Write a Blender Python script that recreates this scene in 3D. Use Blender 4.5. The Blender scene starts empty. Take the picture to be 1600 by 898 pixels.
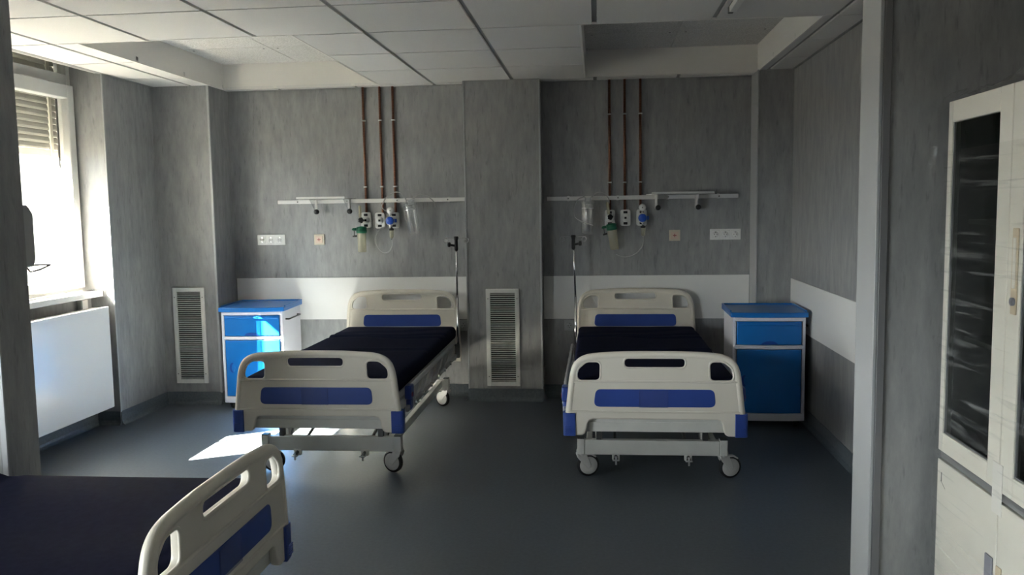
import bpy, bmesh, math, random
from mathutils import Vector, Matrix
from math import pi, sin, cos, radians, atan2, sqrt

random.seed(7)
scene = bpy.context.scene
COL = scene.collection

# ------------------------------------------------------------------ camera
CAMZ = 1.44
def make_camera():
    f, p, y, r = 1314.1, .093, .1016, -.0155
    F = Vector((-sin(y)*cos(p), cos(y)*cos(p), -sin(p)))
    Rt = Vector((cos(y), sin(y), 0)); U = Rt.cross(F)
    R2 = cos(r)*Rt + sin(r)*U; U2 = -sin(r)*Rt + cos(r)*U
    M = Matrix((R2, U2, -F)).transposed().to_4x4()
    M.translation = (0, 0, CAMZ)
    cd = bpy.data.cameras.new('camera'); cd.sensor_width = 36; cd.lens = f/1600*36
    cd.clip_start = .05; cd.clip_end = 200
    o = bpy.data.objects.new('camera', cd); COL.objects.link(o); o.matrix_world = M
    scene.camera = o
make_camera()

# ------------------------------------------------------------------ world, sun, exposure
w = bpy.data.worlds.new('sky'); scene.world = w; w.use_nodes = True
bg = w.node_tree.nodes['Background']; bg.inputs[0].default_value = (.89, .95, 1, 1); bg.inputs[1].default_value = 4.3
sd = bpy.data.lights.new('sun', 'SUN'); sd.energy = 74; sd.angle = radians(.6); sd.color = (1, .90, .75)
so = bpy.data.objects.new('sun', sd); COL.objects.link(so)
so.rotation_euler = Vector((1.03, .57, -1)).to_track_quat('-Z', 'Y').to_euler()
so.location = (-9, 1, 8)
for ly, lw, lz, lh in ((4.625, 1.5, 1.78, 1.65), (.925, 3.45, 1.36, 2.5)):
    ld = bpy.data.lights.new('window_portal', 'AREA'); ld.shape = 'RECTANGLE'; ld.size = lh; ld.size_y = lw
    ld.cycles.is_portal = True
    lo = bpy.data.objects.new('window_portal', ld); COL.objects.link(lo)
    lo.location = (-3.655, ly, lz); lo.rotation_euler = (0, -pi/2, 0)
vs = scene.view_settings
vs.view_transform = 'Standard'; vs.look = 'None'; vs.gamma = 1; vs.exposure = 3.02; vs.use_curve_mapping = False

# ------------------------------------------------------------------ materials
MATS = {}
def principled(name, col, rough=.5, metal=0, spec=.5, **kw):
    m = bpy.data.materials.new(name); m.use_nodes = True
    b = m.node_tree.nodes['Principled BSDF']
    b.inputs['Base Color'].default_value = (*col, 1); b.inputs['Roughness'].default_value = rough
    b.inputs['Metallic'].default_value = metal; b.inputs['Specular IOR Level'].default_value = spec
    MATS[name] = m
    return m, m.node_tree, b
def noisy(name, c1, c2, scale=(1, 1, 1), nscale=5, detail=6, rough=.5, metal=0, spec=.5, lo=.35, hi=.65, bump=0, nrough=.6):
    m, nt, b = principled(name, c1, rough, metal, spec)
    N = nt.nodes; L = nt.links
    tc = N.new('ShaderNodeTexCoord'); mp = N.new('ShaderNodeMapping'); mp.inputs['Scale'].default_value = scale
    nz = N.new('ShaderNodeTexNoise'); nz.inputs['Scale'].default_value = nscale; nz.inputs['Detail'].default_value = detail
    nz.inputs['Roughness'].default_value = nrough
    cr = N.new('ShaderNodeValToRGB'); cr.color_ramp.elements[0].position = lo; cr.color_ramp.elements[1].position = hi
    cr.color_ramp.elements[0].color = (*c1, 1); cr.color_ramp.elements[1].color = (*c2, 1)
    L.new(tc.outputs['Object'], mp.inputs[0]); L.new(mp.outputs[0], nz.inputs['Vector'])
    L.new(nz.outputs['Fac'], cr.inputs[0]); L.new(cr.outputs[0], b.inputs['Base Color'])
    if bump:
        bp = N.new('ShaderNodeBump'); bp.inputs['Strength'].default_value = bump; bp.inputs['Distance'].default_value = .002
        L.new(nz.outputs['Fac'], bp.inputs['Height']); L.new(bp.outputs[0], b.inputs['Normal'])
    return m, nt, b, nz, cr

def wall_material():
    m, nt, b, nz, cr = noisy('wall_vinyl', (.225, .230, .234), (.342, .341, .338), (5.5, 5.5, 1.5), 3.2, 8, .5, lo=.3, hi=.7, nrough=.65)
    N = nt.nodes; L = nt.links
    # long darker vertical flecks
    tc = N.new('ShaderNodeTexCoord'); mp = N.new('ShaderNodeMapping'); mp.inputs['Scale'].default_value = (19, 19, 3.4)
    n2 = N.new('ShaderNodeTexNoise'); n2.inputs['Scale'].default_value = 3; n2.inputs['Detail'].default_value = 4
    r2 = N.new('ShaderNodeValToRGB'); r2.color_ramp.elements[0].position = .60; r2.color_ramp.elements[1].position = .80
    r2.color_ramp.elements[0].color = (1, 1, 1, 1); r2.color_ramp.elements[1].color = (.60, .61, .625, 1)
    mx = N.new('ShaderNodeMixRGB'); mx.blend_type = 'MULTIPLY'; mx.inputs[0].default_value = 1
    L.new(tc.outputs['Object'], mp.inputs[0]); L.new(mp.outputs[0], n2.inputs['Vector']); L.new(n2.outputs['Fac'], r2.inputs[0])
    L.new(cr.outputs[0], mx.inputs[1]); L.new(r2.outputs[0], mx.inputs[2]); L.new(mx.outputs[0], b.inputs['Base Color'])
wall_material()
noisy('floor_vinyl', (.064, .080, .100), (.092, .110, .130), (1, 1, 1), 60, 6, .40, spec=.65, lo=.3, hi=.7)
noisy('skirting_vinyl', (.10, .12, .135), (.14, .16, .175), (1, 1, 1), 60, 5, .42)
noisy('tile_mineral', (.63, .62, .605), (.69, .68, .665), (1, 1, 1), 220, 3, .9, spec=.1, bump=.25)
noisy('tile_perforated', (.52, .51, .49), (.70, .69, .67), (1, 1, 1), 140, 2, .9, spec=.1, lo=.42, hi=.55)
principled('coffer_paint', (.72, .70, .67), .7)
principled('grid_metal', (.27, .265, .26), .5)
principled('plaster_white', (.7, .69, .67), .9)
principled('panel_white', (.74, .735, .72), .45)
principled('trim_pale', (.40, .41, .42), .45)
principled('trim_dark', (.16, .16, .165), .5)
principled('upvc_white', (.62, .62, .605), .35)
principled('upvc_cream', (.70, .67, .58), .4)
principled('radiator_enamel', (.84, .845, .84), .22)
principled('shutter_pvc', (.46, .44, .39), .5)
principled('gasket_dark', (.03, .03, .03), .6)
noisy('abs_ivory', (.66, .615, .53), (.69, .645, .56), (1, 1, 1), 3, 3, .38)
noisy('abs_blue', (.024, .055, .25), (.030, .068, .29), (1, 1, 1), 4, 3, .34)
noisy('steel_cream', (.55, .545, .51), (.60, .595, .555), (1, 1, 1), 6, 3, .35)
noisy('mattress_navy', (.0055, .0072, .023), (.0085, .0105, .031), (1, 1, 1), 40, 4, .85, spec=.06)
principled('caster_grey', (.58, .57, .55), .4)
principled('rubber_black', (.012, .012, .013), .6)
principled('black_plastic', (.010, .010, .011), .35)
principled('steel_dark', (.10, .10, .10), .4, .6)
principled('chrome', (.75, .75, .76), .14, 1)
principled('aluminium', (.60, .61, .62), .32, .9)
principled('rail_white', (.68, .67, .65), .35)
noisy('cabinet_blue', (.005, .14, .46), (.008, .16, .51), (1, 1, 1), 3, 3, .3)
principled('recess_shade_blue', (.004, .05, .28), .5)  # darker blue painted in for the shade inside the grips
principled('cabinet_white', (.70, .70, .76), .4)
noisy('copper', (.15, .068, .042), (.27, .125, .078), (1, 1, 12), 9, 4, .35, .85)
principled('outlet_white', (.66, .66, .64), .4)
principled('socket_white', (.80, .80, .79), .35)
principled('socket_inner', (.40, .40, .40), .5)
principled('button_cream', (.62, .55, .43), .45)
principled('button_pink', (.68, .52, .42), .45)
principled('cross_red', (.28, .02, .03), .5)
principled('green_plastic', (.006, .11, .055), .3)
principled('knob_blue', (.012, .07, .42), .35)
principled('dial_white', (.80, .80, .78), .4)
principled('louvre_white', (.62, .61, .59), .4)
principled('duct_dark', (.02, .02, .02), .8)
noisy('metal_cabinet_white', (.66, .635, .57), (.70, .675, .61), (1, 1, 1), 3, 3, .35)
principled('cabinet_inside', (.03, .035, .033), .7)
principled('lock_beige', (.55, .46, .33), .5)
principled('lock_grey', (.22, .22, .26), .4)
principled('tape_pale', (.72, .70, .66), .3)
principled('paper_white', (.75, .75, .74), .6)
noisy('dim_ground', (.018, .018, .018), (.030, .030, .030), (1, 1, 1), 2, 6, 1, spec=0)
principled('exterior_plaster', (.24, .215, .17), .9)

def clear(name, tint, gloss=.12, rough=.08, body=None, bodyfac=0.0):
    """thin transparent plastic or glass: tinted transparency, fresnel gloss"""
    m = bpy.data.materials.new(name); m.use_nodes = True; nt = m.node_tree; N = nt.nodes; L = nt.links
    for n in list(N): N.remove(n)
    out = N.new('ShaderNodeOutputMaterial'); t = N.new('ShaderNodeBsdfTransparent'); g = N.new('ShaderNodeBsdfGlossy')
    t.inputs[0].default_value = (*tint, 1); g.inputs['Roughness'].default_value = rough
    fr = N.new('ShaderNodeLayerWeight'); fr.inputs[0].default_value = .5
    pw = N.new('ShaderNodeMath'); pw.operation = 'POWER'; pw.inputs[1].default_value = 5
    mth = N.new('ShaderNodeMath'); mth.operation = 'MULTIPLY_ADD'; mth.inputs[1].default_value = .9; mth.inputs[2].default_value = gloss
    L.new(fr.outputs['Facing'], pw.inputs[0]); L.new(pw.outputs[0], mth.inputs[0])
    mix = N.new('ShaderNodeMixShader')
    L.new(mth.outputs[0], mix.inputs[0]); L.new(t.outputs[0], mix.inputs[1]); L.new(g.outputs[0], mix.inputs[2])
    last = mix
    if body:
        d = N.new('ShaderNodeBsdfDiffuse'); d.inputs[0].default_value = (*body, 1)
        m2 = N.new('ShaderNodeMixShader'); m2.inputs[0].default_value = bodyfac
        L.new(mix.outputs[0], m2.inputs[1]); L.new(d.outputs[0], m2.inputs[2]); last = m2
    L.new(last.outputs[0], out.inputs[0]); MATS[name] = m
    return m
clear('window_glass', (.96, .97, .96), .03, .0)
clear('door_glass', (.55, .60, .58), .01, .03)
clear('clear_plastic', (.95, .955, .955), .09, .06, (.85, .85, .85), .10)
clear('hose_plastic', (.95, .95, .95), .05, .15, (.78, .78, .76), .42)
clear('bottle_plastic', (.90, .88, .76), .05, .15, (.75, .72, .58), .30)
clear('label_film', (.93, .94, .98), .02, .1, (.5, .6, .9), .03)
def film_material():
    m = clear('stretch_film', (.97, .97, .96), .015, .2)
    nt = m.node_tree; N = nt.nodes; L = nt.links
    out = [n for n in N if n.type == 'OUTPUT_MATERIAL'][0]; prev = out.inputs[0].links[0].from_socket
    tc = N.new('ShaderNodeTexCoord'); mp = N.new('ShaderNodeMapping'); mp.inputs['Scale'].default_value = (1, 1.1, 26); mp.inputs['Rotation'].default_value = (.10, 0, 0)
    nz = N.new('ShaderNodeTexNoise'); nz.inputs['Scale'].default_value = 2.2; nz.inputs['Detail'].default_value = 5; nz.inputs['Distortion'].default_value = .5
    cr = N.new('ShaderNodeValToRGB'); cr.color_ramp.elements[0].position = .56; cr.color_ramp.elements[1].position = .78
    cr.color_ramp.elements[0].color = (0, 0, 0, 1); cr.color_ramp.elements[1].color = (.30, .30, .30, 1)
    d = N.new('ShaderNodeBsdfDiffuse'); d.inputs[0].default_value = (.62, .63, .62, 1)
    mx = N.new('ShaderNodeMixShader')
    L.new(tc.outputs['Object'], mp.inputs[0]); L.new(mp.outputs[0], nz.inputs['Vector']); L.new(nz.outputs['Fac'], cr.inputs[0])
    L.new(cr.outputs[0], mx.inputs[0]); L.new(prev, mx.inputs[1]); L.new(d.outputs[0], mx.inputs[2]); L.new(mx.outputs[0], out.inputs[0])
film_material()

# ------------------------------------------------------------------ mesh helpers
class MB:
    def __init__(s): s.v = []; s.f = []; s.sm = []
    def add(s, vs, fs, smooth=False):
        n = len(s.v); s.v += [Vector(v) for v in vs]; s.f += [[i+n for i in f] for f in fs]; s.sm += [smooth]*len(fs)
        return s
    def box(s, x0, x1, y0, y1, z0, z1, M=None):
        vs = [Vector((x, y, z)) for z in (z0, z1) for y in (y0, y1) for x in (x0, x1)]
        if M: vs = [M @ v for v in vs]
        return s.add(vs, [(0, 2, 3, 1), (4, 5, 7, 6), (0, 1, 5, 4), (2, 6, 7, 3), (0, 4, 6, 2), (1, 3, 7, 5)])
    def tube(s, path, r, seg=10, cap=True, ell=None):
        path = [Vector(p) for p in path]; n = len(path)
        rs = r if isinstance(r, (list, tuple)) else [r]*n
        vs = []; t0 = None; up = None
        for i, p in enumerate(path):
            t = (path[min(i+1, n-1)]-path[max(i-1, 0)]).normalized()
            if up is None:
                up = Vector((0, 0, 1)) if abs(t.z) < .9 else Vector((0, 1, 0))
                up = (up-t*up.dot(t)).normalized()
            else:
                up = (up-t*up.dot(t)).normalized()
            sd = t.cross(up)
            for k in range(seg):
                a = 2*pi*k/seg
                vs.append(p+(up*cos(a)+sd*sin(a))*rs[i])
        fs = [(i*seg+k, i*seg+(k+1) % seg, (i+1)*seg+(k+1) % seg, (i+1)*seg+k) for i in range(n-1) for k in range(seg)]
        s.add(vs, fs, True)
        if cap:
            b = len(s.v)-len(vs)
            s.f += [[b+k for k in range(seg)][::-1], [b+(n-1)*seg+k for k in range(seg)]]; s.sm += [False, False]
        return s
    def cyl(s, p0, p1, r, seg=16, r1=None):
        return s.tube([p0, p1], [r, r if r1 is None else r1], seg)
    def lathe(s, prof, origin=(0, 0, 0), axis='Z', seg=20, M=None):
        """prof: list of (radius, height)"""
        vs = []
        for r, h in prof:
            for k in range(seg):
                a = 2*pi*k/seg; c, d = r*cos(a), r*sin(a)
                v = {'Z': (c, d, h), 'Y': (d, h, c), 'X': (h, c, d)}[axis]
                v = Vector(v)
                if M: v = M @ v
                vs.append(v+Vector(origin))
        n = len(prof)
        fs = [(i*seg+k, i*seg+(k+1) % seg, (i+1)*seg+(k+1) % seg, (i+1)*seg+k) for i in range(n-1) for k in range(seg)]
        fs += [[k for k in range(seg)][::-1], [(n-1)*seg+k for k in range(seg)]]
        return s.add(vs, fs, True)
    def prism(s, poly, a, b, axis='Y'):
        """extrude 2D poly along axis from a to b; poly coords are the other two axes in order"""
        def mk(p, h): return {'X': (h, p[0], p[1]), 'Y': (p[0], h, p[1]), 'Z': (p[0], p[1], h)}[axis]
        n = len(poly)
        vs = [mk(p, a) for p in poly]+[mk(p, b) for p in poly]
        fs = [list(range(n)), list(range(n, 2*n))[::-1]]+[(i, i+n, (i+1) % n+n, (i+1) % n) for i in range(n)]
        return s.add(vs, fs)
    def mesh(s, name):
        me = bpy.data.meshes.new(name); me.from_pydata(s.v, [], s.f)
        for p, q in zip(me.polygons, s.sm): p.use_smooth = q
        bm = bmesh.new(); bm.from_mesh(me); bmesh.ops.recalc_face_normals(bm, faces=bm.faces); bm.to_mesh(me); bm.free()
        return me
    def build(s, name, mat, parent=None, bevel=0, seg=2):
        return obj(name, s.mesh(name), mat, parent, bevel, seg)
def obj(name, me, mat, parent=None, bevel=0, seg=2):
    if len(me.materials) == 0: me.materials.append(MATS[mat])
    o = bpy.data.objects.new(name, me); COL.objects.link(o); o.parent = parent
    if bevel:
        m = o.modifiers.new('bevel', 'BEVEL'); m.width = bevel; m.segments = seg; m.limit_method = 'ANGLE'; m.angle_limit = radians(50)
        m.harden_normals = False
        for p in me.polygons: p.use_smooth = True
        try: me.set_sharp_from_angle(angle=radians(40))
        except Exception: pass
    return o
def tag(o, label, cat=None, group=None, kind=None):
    o['label'] = label
    if cat: o['category'] = cat
    if group: o['group'] = group
    if kind: o['kind'] = kind
    return o
def struct(o, label, cat): return tag(o, label, cat, None, 'structure')
def empty(name, loc=(0, 0, 0), rz=0):
    o = bpy.data.objects.new(name, None); COL.objects.link(o); o.location = loc; o.rotation_euler = (0, 0, rz); o.empty_display_size = .1
    return o
def copy_tree(o, parent=None):
    c = o.copy(); COL.objects.link(c); c.parent = parent
    for ch in list(o.children): copy_tree(ch, c)
    return c
def rounded(poly, r, n=6):
    """round polygon corners; r may be a list"""
    out = []; N = len(poly)
    for i, p in enumerate(poly):
        p = Vector(p); a = Vector(poly[i-1]); b = Vector(poly[(i+1) % N]); ri = r[i] if isinstance(r, (list, tuple)) else r
        if ri <= 0: out.append(tuple(p)); continue
        u = (a-p).normalized(); v = (b-p).normalized(); ang = u.angle(v); d = min(ri/math.tan(ang/2), (a-p).length*.49, (b-p).length*.49)
        p0 = p+u*d; p1 = p+v*d
        for k in range(n+1):
            t = k/n; out.append(tuple(p0*(1-t)**2+p*2*t*(1-t)+p1*t*t))
    return out
def rrect(x0, x1, z0, z1, r, n=5): return rounded([(x0, z0), (x1, z0), (x1, z1), (x0, z1)], r, n)
def plate(loops, thick, bev, y=0.0, res=2):
    """flat plate in the XZ plane with holes and rounded edges, from a filled 2D curve"""
    cu = bpy.data.curves.new('tmp', 'CURVE'); cu.dimensions = '2D'; cu.fill_mode = 'BOTH'
    cu.extrude = max(thick/2-bev, 0); cu.bevel_depth = bev; cu.bevel_resolution = res; cu.offset = -bev
    for lp in loops:
        sp = cu.splines.new('POLY'); sp.points.add(len(lp)-1); sp.use_cyclic_u = True
        for q, pt in zip(sp.points, lp): q.co = (pt[0], pt[1], 0, 1)
    ob = bpy.data.objects.new('tmp', cu); COL.objects.link(ob)
    dg = bpy.context.evaluated_depsgraph_get(); dg.update()
    me = bpy.data.meshes.new_from_object(ob.evaluated_get(dg))
    bpy.data.objects.remove(ob); bpy.data.curves.remove(cu)
    me.transform(Matrix(((1, 0, 0, 0), (0, 0, -1, y), (0, 1, 0, 0), (0, 0, 0, 1))))
    for p in me.polygons: p.use_smooth = True
    try: me.set_sharp_from_angle(angle=radians(35))
    except Exception: pass
    me.materials.clear()
    return me
def join(me, mb):
    """append a MB to a mesh"""
    bm = bmesh.new(); bm.from_mesh(me); m2 = mb.mesh('t'); bm.from_mesh(m2); bm.to_mesh(me); bm.free(); bpy.data.meshes.remove(m2)
    return me

# ------------------------------------------------------------------ dimensions
XL, XR, YB, ZC, ZS = -3.27, 1.37, 6.36, 2.38, 2.80     # left, right, back, ceiling, slab
YP0, YP1 = 2.87, 3.05                                   # partition
PXL, PXR = -2.20, .92                                   # opening in the partition
XF, YN = 1.56, -1.6                                     # foreground right wall, wall behind the camera
XO = -3.66                                              # outside face of the window wall

# ------------------------------------------------------------------ floor and walls
struct(MB().box(XO, XF+.1, YN-.1, YB+.1, -.12, 0).build('floor', 'floor_vinyl'), 'grey blue speckled vinyl floor of the ward', 'floor')
W1, W2 = (3.86, 5.395), (-.80, 2.65)
for nm, y0, y1, lab in (('wall_left', W1[1], YB+.1, 'grey wall strip between the window recess and the boxed corner'), ('wall_left_middle', W2[1], W1[0], 'grey wall between the two windows'), ('wall_left_near', YN-.1, W2[0], 'grey wall before the front room window')):
    struct(MB().box(XO, XL, y0, y1, 0, ZS).build(nm, 'wall_vinyl'), lab, 'wall')
for k, (a0, a1) in enumerate((W1, W2)):
    struct(MB().box(XO, -3.44, a0, a1, 0, (.892, .06)[k]).build(('wall_left_parapet', 'wall_left_parapet_front')[k], 'wall_vinyl'), ('grey parapet behind the radiator', 'low grey threshold of the front room window, lowered to admit light')[k], 'wall')  # front threshold lowered to let more light in low
    struct(MB().box(XO, XL, a0, a1, 2.62, ZS).build(('wall_left_lintel', 'wall_left_lintel_front')[k], 'wall_vinyl'), ('grey lintel over the window with the radiator', 'grey lintel over the front room window')[k], 'wall')
struct(MB().box(XL, XR+.1, YB, YB+.1, 0, ZS).build('wall_back', 'wall_vinyl'), 'grey streaked vinyl back wall behind the two bed heads', 'wall')
struct(MB().box(XR, XR+.1, YP1, YB, 0, ZS).build('wall_right', 'wall_vinyl'), 'grey streaked side wall beside the shaded blue cabinet', 'wall')
struct(MB().box(-.97, -.41, 6.20, YB, 0, ZS).build('wall_pillar', 'wall_vinyl'), 'grey pillar between the two bed niches', 'wall')
struct(MB().box(XL, -2.835, 6.02, YB, 0, ZS).build('wall_duct_box', 'wall_vinyl'), 'grey boxed corner carrying the vent beside the sunlit cabinet', 'wall')
struct(MB().box(1.13, XR, 6.12, YB, 0, ZS).build('wall_pilaster', 'wall_vinyl'), 'shallow grey pilaster in the shaded corner', 'wall')
struct(MB().box(XL, PXL, YP0, YP1, 0, ZS).build('wall_partition_left', 'wall_vinyl'), 'dark end of the partition beside the window', 'wall')
struct(MB().box(PXR, XF+.1, YP0, YP1, 0, ZS).build('wall_partition_right', 'wall_vinyl'), 'grey partition behind the wrapped metal cabinet', 'wall')
struct(MB().box(XF, XF+.1, YN, YP0, 0, ZS).build('wall_side', 'wall_vinyl'), 'grey wall behind the wrapped metal cabinet side', 'wall')
struct(MB().box(XL, XF+.1, YN-.1, YN, 0, ZS).build('wall_front', 'wall_vinyl'), 'grey wall opposite the beds', 'wall')
# corner trims
def trim(n, x0, x1, y0, y1, mat, label, z0=0, z1=ZC):
    struct(MB().box(x0, x1, y0, y1, z0, z1).build('trim_%d' % n, mat, None, .002, 1), label, 'trim')
trim(1, -.974, -.962, 6.196, 6.215, 'trim_pale', 'pale strip on the pillar edge facing the window', .09)
trim(2, -.420, -.407, 6.196, 6.215, 'trim_pale', 'pale strip on the pillar edge facing the shaded bed', .09)
trim(3, 1.122, 1.131, 6.112, YB, 'trim_pale', 'pale strip on the shaded corner pilaster', .09)
trim(4, PXR-.012, PXR, YP0-.004, YP1+.006, 'trim_pale', 'pale jamb lining of the partition by the metal cabinet')
trim(5, PXR, PXR+.026, YP0-.008, YP0, 'trim_dark', 'dark edge strip beside the pale jamb lining')
trim(6, XL-.002, XL+.006, 5.382, 5.394, 'trim_pale', 'pale strip on the window recess corner', .09)
trim(7, -2.845, -2.828, 6.014, 6.03, 'trim_pale', 'pale strip on the boxed corner edge', .09)
trim(8, PXL-.02, PXL+.004, YP0-.004, YP0+.004, 'trim_pale', 'pale strip on the dark partition end')
# white bumper boards
def board(n, x0, x1, y0, y1, z0, z1, label):
    struct(MB().box(x0, x1, y0, y1, z0, z1).build('trim_%d' % n, 'panel_white', None, .002, 1), label, 'wall panel')
board(9, -2.825, -.975, YB-.006, YB, .603, .930, 'white protection board behind the sunlit bed head')
board(10, -.405, 1.12, YB-.006, YB, .603, .930, 'white protection board behind the shaded bed head')
board(11, XR-.006, XR, YP1, 6.11, .590, .922, 'white protection board along the side wall')
g_ = MB().add([(-80, -60, -3.6), (XO-.02, -60, -3.6), (XO-.02, 70, -3.6), (-80, 70, -3.6)], [(0, 1, 2, 3)]).build('ground', 'dim_ground')  # yard added, coloured dark to cut light thrown up into the rooms
struct(g_, 'dark yard added below the windows to cut upward bounce', 'ground')
def light_blockers():
    b = MB().box(-9.6, -9.0, .3, 15, -3.6, 5.0).build('sky_block_building', 'exterior_plaster')  # added to block low sky from the ward window
    tag(b, 'plaster building added across the yard to block low sky', 'building')
    c = MB().box(-6.05, XO, -2.9, 2.9, 2.30, 2.42).build('window_canopy', 'exterior_plaster')  # unseen canopy added to keep direct sun out of the front window
    tag(c, 'unseen canopy added outside to block sun from the front window', 'canopy')
light_blockers()
# coved skirting
def skirt(name, segs, label):
    m = MB()
    for x0, y0, x1, y1, nx, ny in segs:
        a = Vector((x0, y0, 0)); c = Vector((x1, y1, 0)); n = Vector((nx, ny, 0))
        prof = [(0, 0), (.028, 0), (.018, .006), (.010, .016), (.006, .03), (.006, .095), (0, .095)]
        vs = [a+n*p+Vector((0, 0, q)) for p, q in prof]+[c+n*p+Vector((0, 0, q)) for p, q in prof]
        k = len(prof)
        m.add(vs, [(i, (i+1) % k, (i+1) % k+k, i+k) for i in range(k)]+[list(range(k)), list(range(k, 2*k))[::-1]])
    struct(m.build(name, 'skirting_vinyl'), label, 'skirting')
skirt('baseboard_back', [(-2.835, YB, -.97, YB, 0, -1), (-.41, YB, 1.13, YB, 0, -1), (-.97, 6.2, -.41, 6.2, 0, -1), (-.97, 6.2, -.97, YB, -1, 0), (-.41, 6.2, -.41, YB, 1, 0),
      (XL, 6.02, -2.835, 6.02, 0, -1), (-2.835, 6.02, -2.835, YB, 1, 0), (1.13, 6.12, XR, 6.12, 0, -1), (1.13, 6.12, 1.13, YB, -1, 0)], 'dark grey coved skirting along the back wall and pillar')
skirt('baseboard_left', [(XL, 5.39, XL, 6.02, 1, 0), (-3.44, W1[0], -3.44, W1[1], 1, 0), (-3.44, 5.39, XL, 5.39, 0, -1), (XL, YP1, XL, W1[0], 1, 0)], 'dark grey coved skirting under the window')
skirt('baseboard_right', [(XR, YP1, XR, 6.12, -1, 0)], 'dark grey coved skirting along the side wall')
# ------------------------------------------------------------------ ceiling
COFF = [(-2.815, -1.615, 4.437, 6.245), (-.075, 1.128, 4.437, 6.165)]
TZ = 2.56
def ceiling():
    b = MB()
    b.box(XO, XF+.1, YN-.1, YB+.1, ZS, ZS+.15)          # slab
    b.box(XL, XF, YN, YP0, ZC+.006, ZC+.03)             # plain ceiling of the front room
    b.box(PXL, PXR, YP0, YP1, ZC+.006, ZC+.03)
    cl = struct(b.build('ceiling', 'plaster_white'), 'suspended white tile ceiling with two raised coffers', 'ceiling')
    xs = [XL, -2.965, -2.408, -1.808, -1.208, -.608, -.008, .592, 1.192, XR]
    ys = [YP1, 3.237, 3.837, 4.437, 5.037, 5.637, 6.237, YB]
    def cut(x0, x1, y0, y1):
        rects = [(x0, x1)]
        for cx0, cx1, cy0, cy1 in COFF:
            if y1 <= cy0+.01 or y0 >= cy1-.01: continue
            nr = []
            for a, c in rects:
                if c <= cx0 or a >= cx1: nr.append((a, c)); continue
                if a < cx0-.01: nr.append((a, cx0))
                if c > cx1+.01: nr.append((cx1, c))
            rects = nr
        return rects
    cache = {}
    for j in range(len(ys)-1):
        for i in range(len(xs)-1):
            y0, y1 = ys[j], ys[j+1]
            for a, c in cut(xs[i], xs[i+1], y0, y1):
                if c-a < .03: continue
                ga = .013 if abs(a-xs[i]) < 1e-6 else .003; gc = .013 if abs(c-xs[i+1]) < 1e-6 else .003
                wx = c-a-ga-gc; wy = y1-y0-.014
                key = (round(wx, 3), round(wy, 3))
                if key not in cache:
                    cache[key] = MB().box(0, wx, 0, wy, 0, .016).mesh('ceiling_tile')
                t = obj('ceiling_tile', cache[key], 'tile_mineral', cl); t.location = (a+ga, y0+.007, ZC-.004)
    # tee grid
    for x in xs[1:-1]:
        spans = [(YP1, YB)]
        for cx0, cx1, cy0, cy1 in COFF:
            if cx0 < x < cx1: spans = [(YP1, cy0)]
        for s0, s1 in spans: MB().box(x-.012, x+.012, s0, s1, ZC+.005, ZC+.03).build('tee_bar', 'grid_metal', cl)
    for y in ys[1:-1]:
        for a, c in cut(XL, XR, y-.02, y+.02) if y not in (4.437,) else [(XL, XR)]:
            MB().box(a, c, y-.012, y+.012, ZC+.0045, ZC+.03).build('cross_tee', 'grid_metal', cl)
    # coffers
    for cx0, cx1, cy0, cy1 in COFF:
        m = MB()
        m.box(cx0-.012, cx0, cy0, cy1, ZC-.006, TZ+.02).box(cx1, cx1+.012, cy0, cy1, ZC-.006, TZ+.02)
        m.box(cx0-.012, cx1+.012, cy0-.012, cy0, ZC-.006, TZ+.02).box(cx0-.012, cx1+.012, cy1, cy1+.012, ZC-.006, TZ+.02)
        m.build('coffer_side', 'coffer_paint', cl)
        xm = (cx0+cx1)/2; n = 3
        for k in range(2):
            for q in range(n):
                x0 = cx0 if k == 0 else xm; y0 = cy0+(cy1-cy0)*q/n
                MB().box(x0+.003, x0+(cx1-cx0)/2-.003, y0+.003, y0+(cy1-cy0)/n-.003, TZ, TZ+.015).build('perforated_panel', 'tile_perforated', cl)
                for dx in (.05, .55):
                    MB().lathe([(.008, 0), (.006, -.003)], (x0+dx, y0+.05, TZ+.001), 'Z', 8).build('panel_screw', 'steel_dark', cl)
        MB().box(cx0, cx1, cy0, cy1, TZ+.016, TZ+.02).build('coffer_lid', 'coffer_paint', cl)
    # wall angles
    MB().box(XL-.02, XL+.02, W1[0], YB, ZC-.006, ZC+.03).build('wall_angle', 'grid_metal', cl)
    MB().box(XR-.02, XR, YP1, YB, ZC-.006, ZC).build('wall_angle', 'grid_metal', cl)
    MB().box(-2.835, -.97, YB-.02, YB, ZC-.006, ZC).build('wall_angle', 'grid_metal', cl)
    MB().box(-.41, 1.13, YB-.02, YB, ZC-.006, ZC).build('wall_angle', 'grid_metal', cl)
    MB().box(-.97, -.41, 6.18, 6.2, ZC-.006, ZC).build('wall_angle', 'grid_metal', cl)
    MB().box(1.13, XR, 6.10, 6.12, ZC-.006, ZC).build('wall_angle', 'grid_metal', cl)
    MB().box(XL-.05, XL-.02, W1[0], W1[1], ZC+.0, ZS).build('bulkhead', 'plaster_white', cl)
ceiling()

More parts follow.
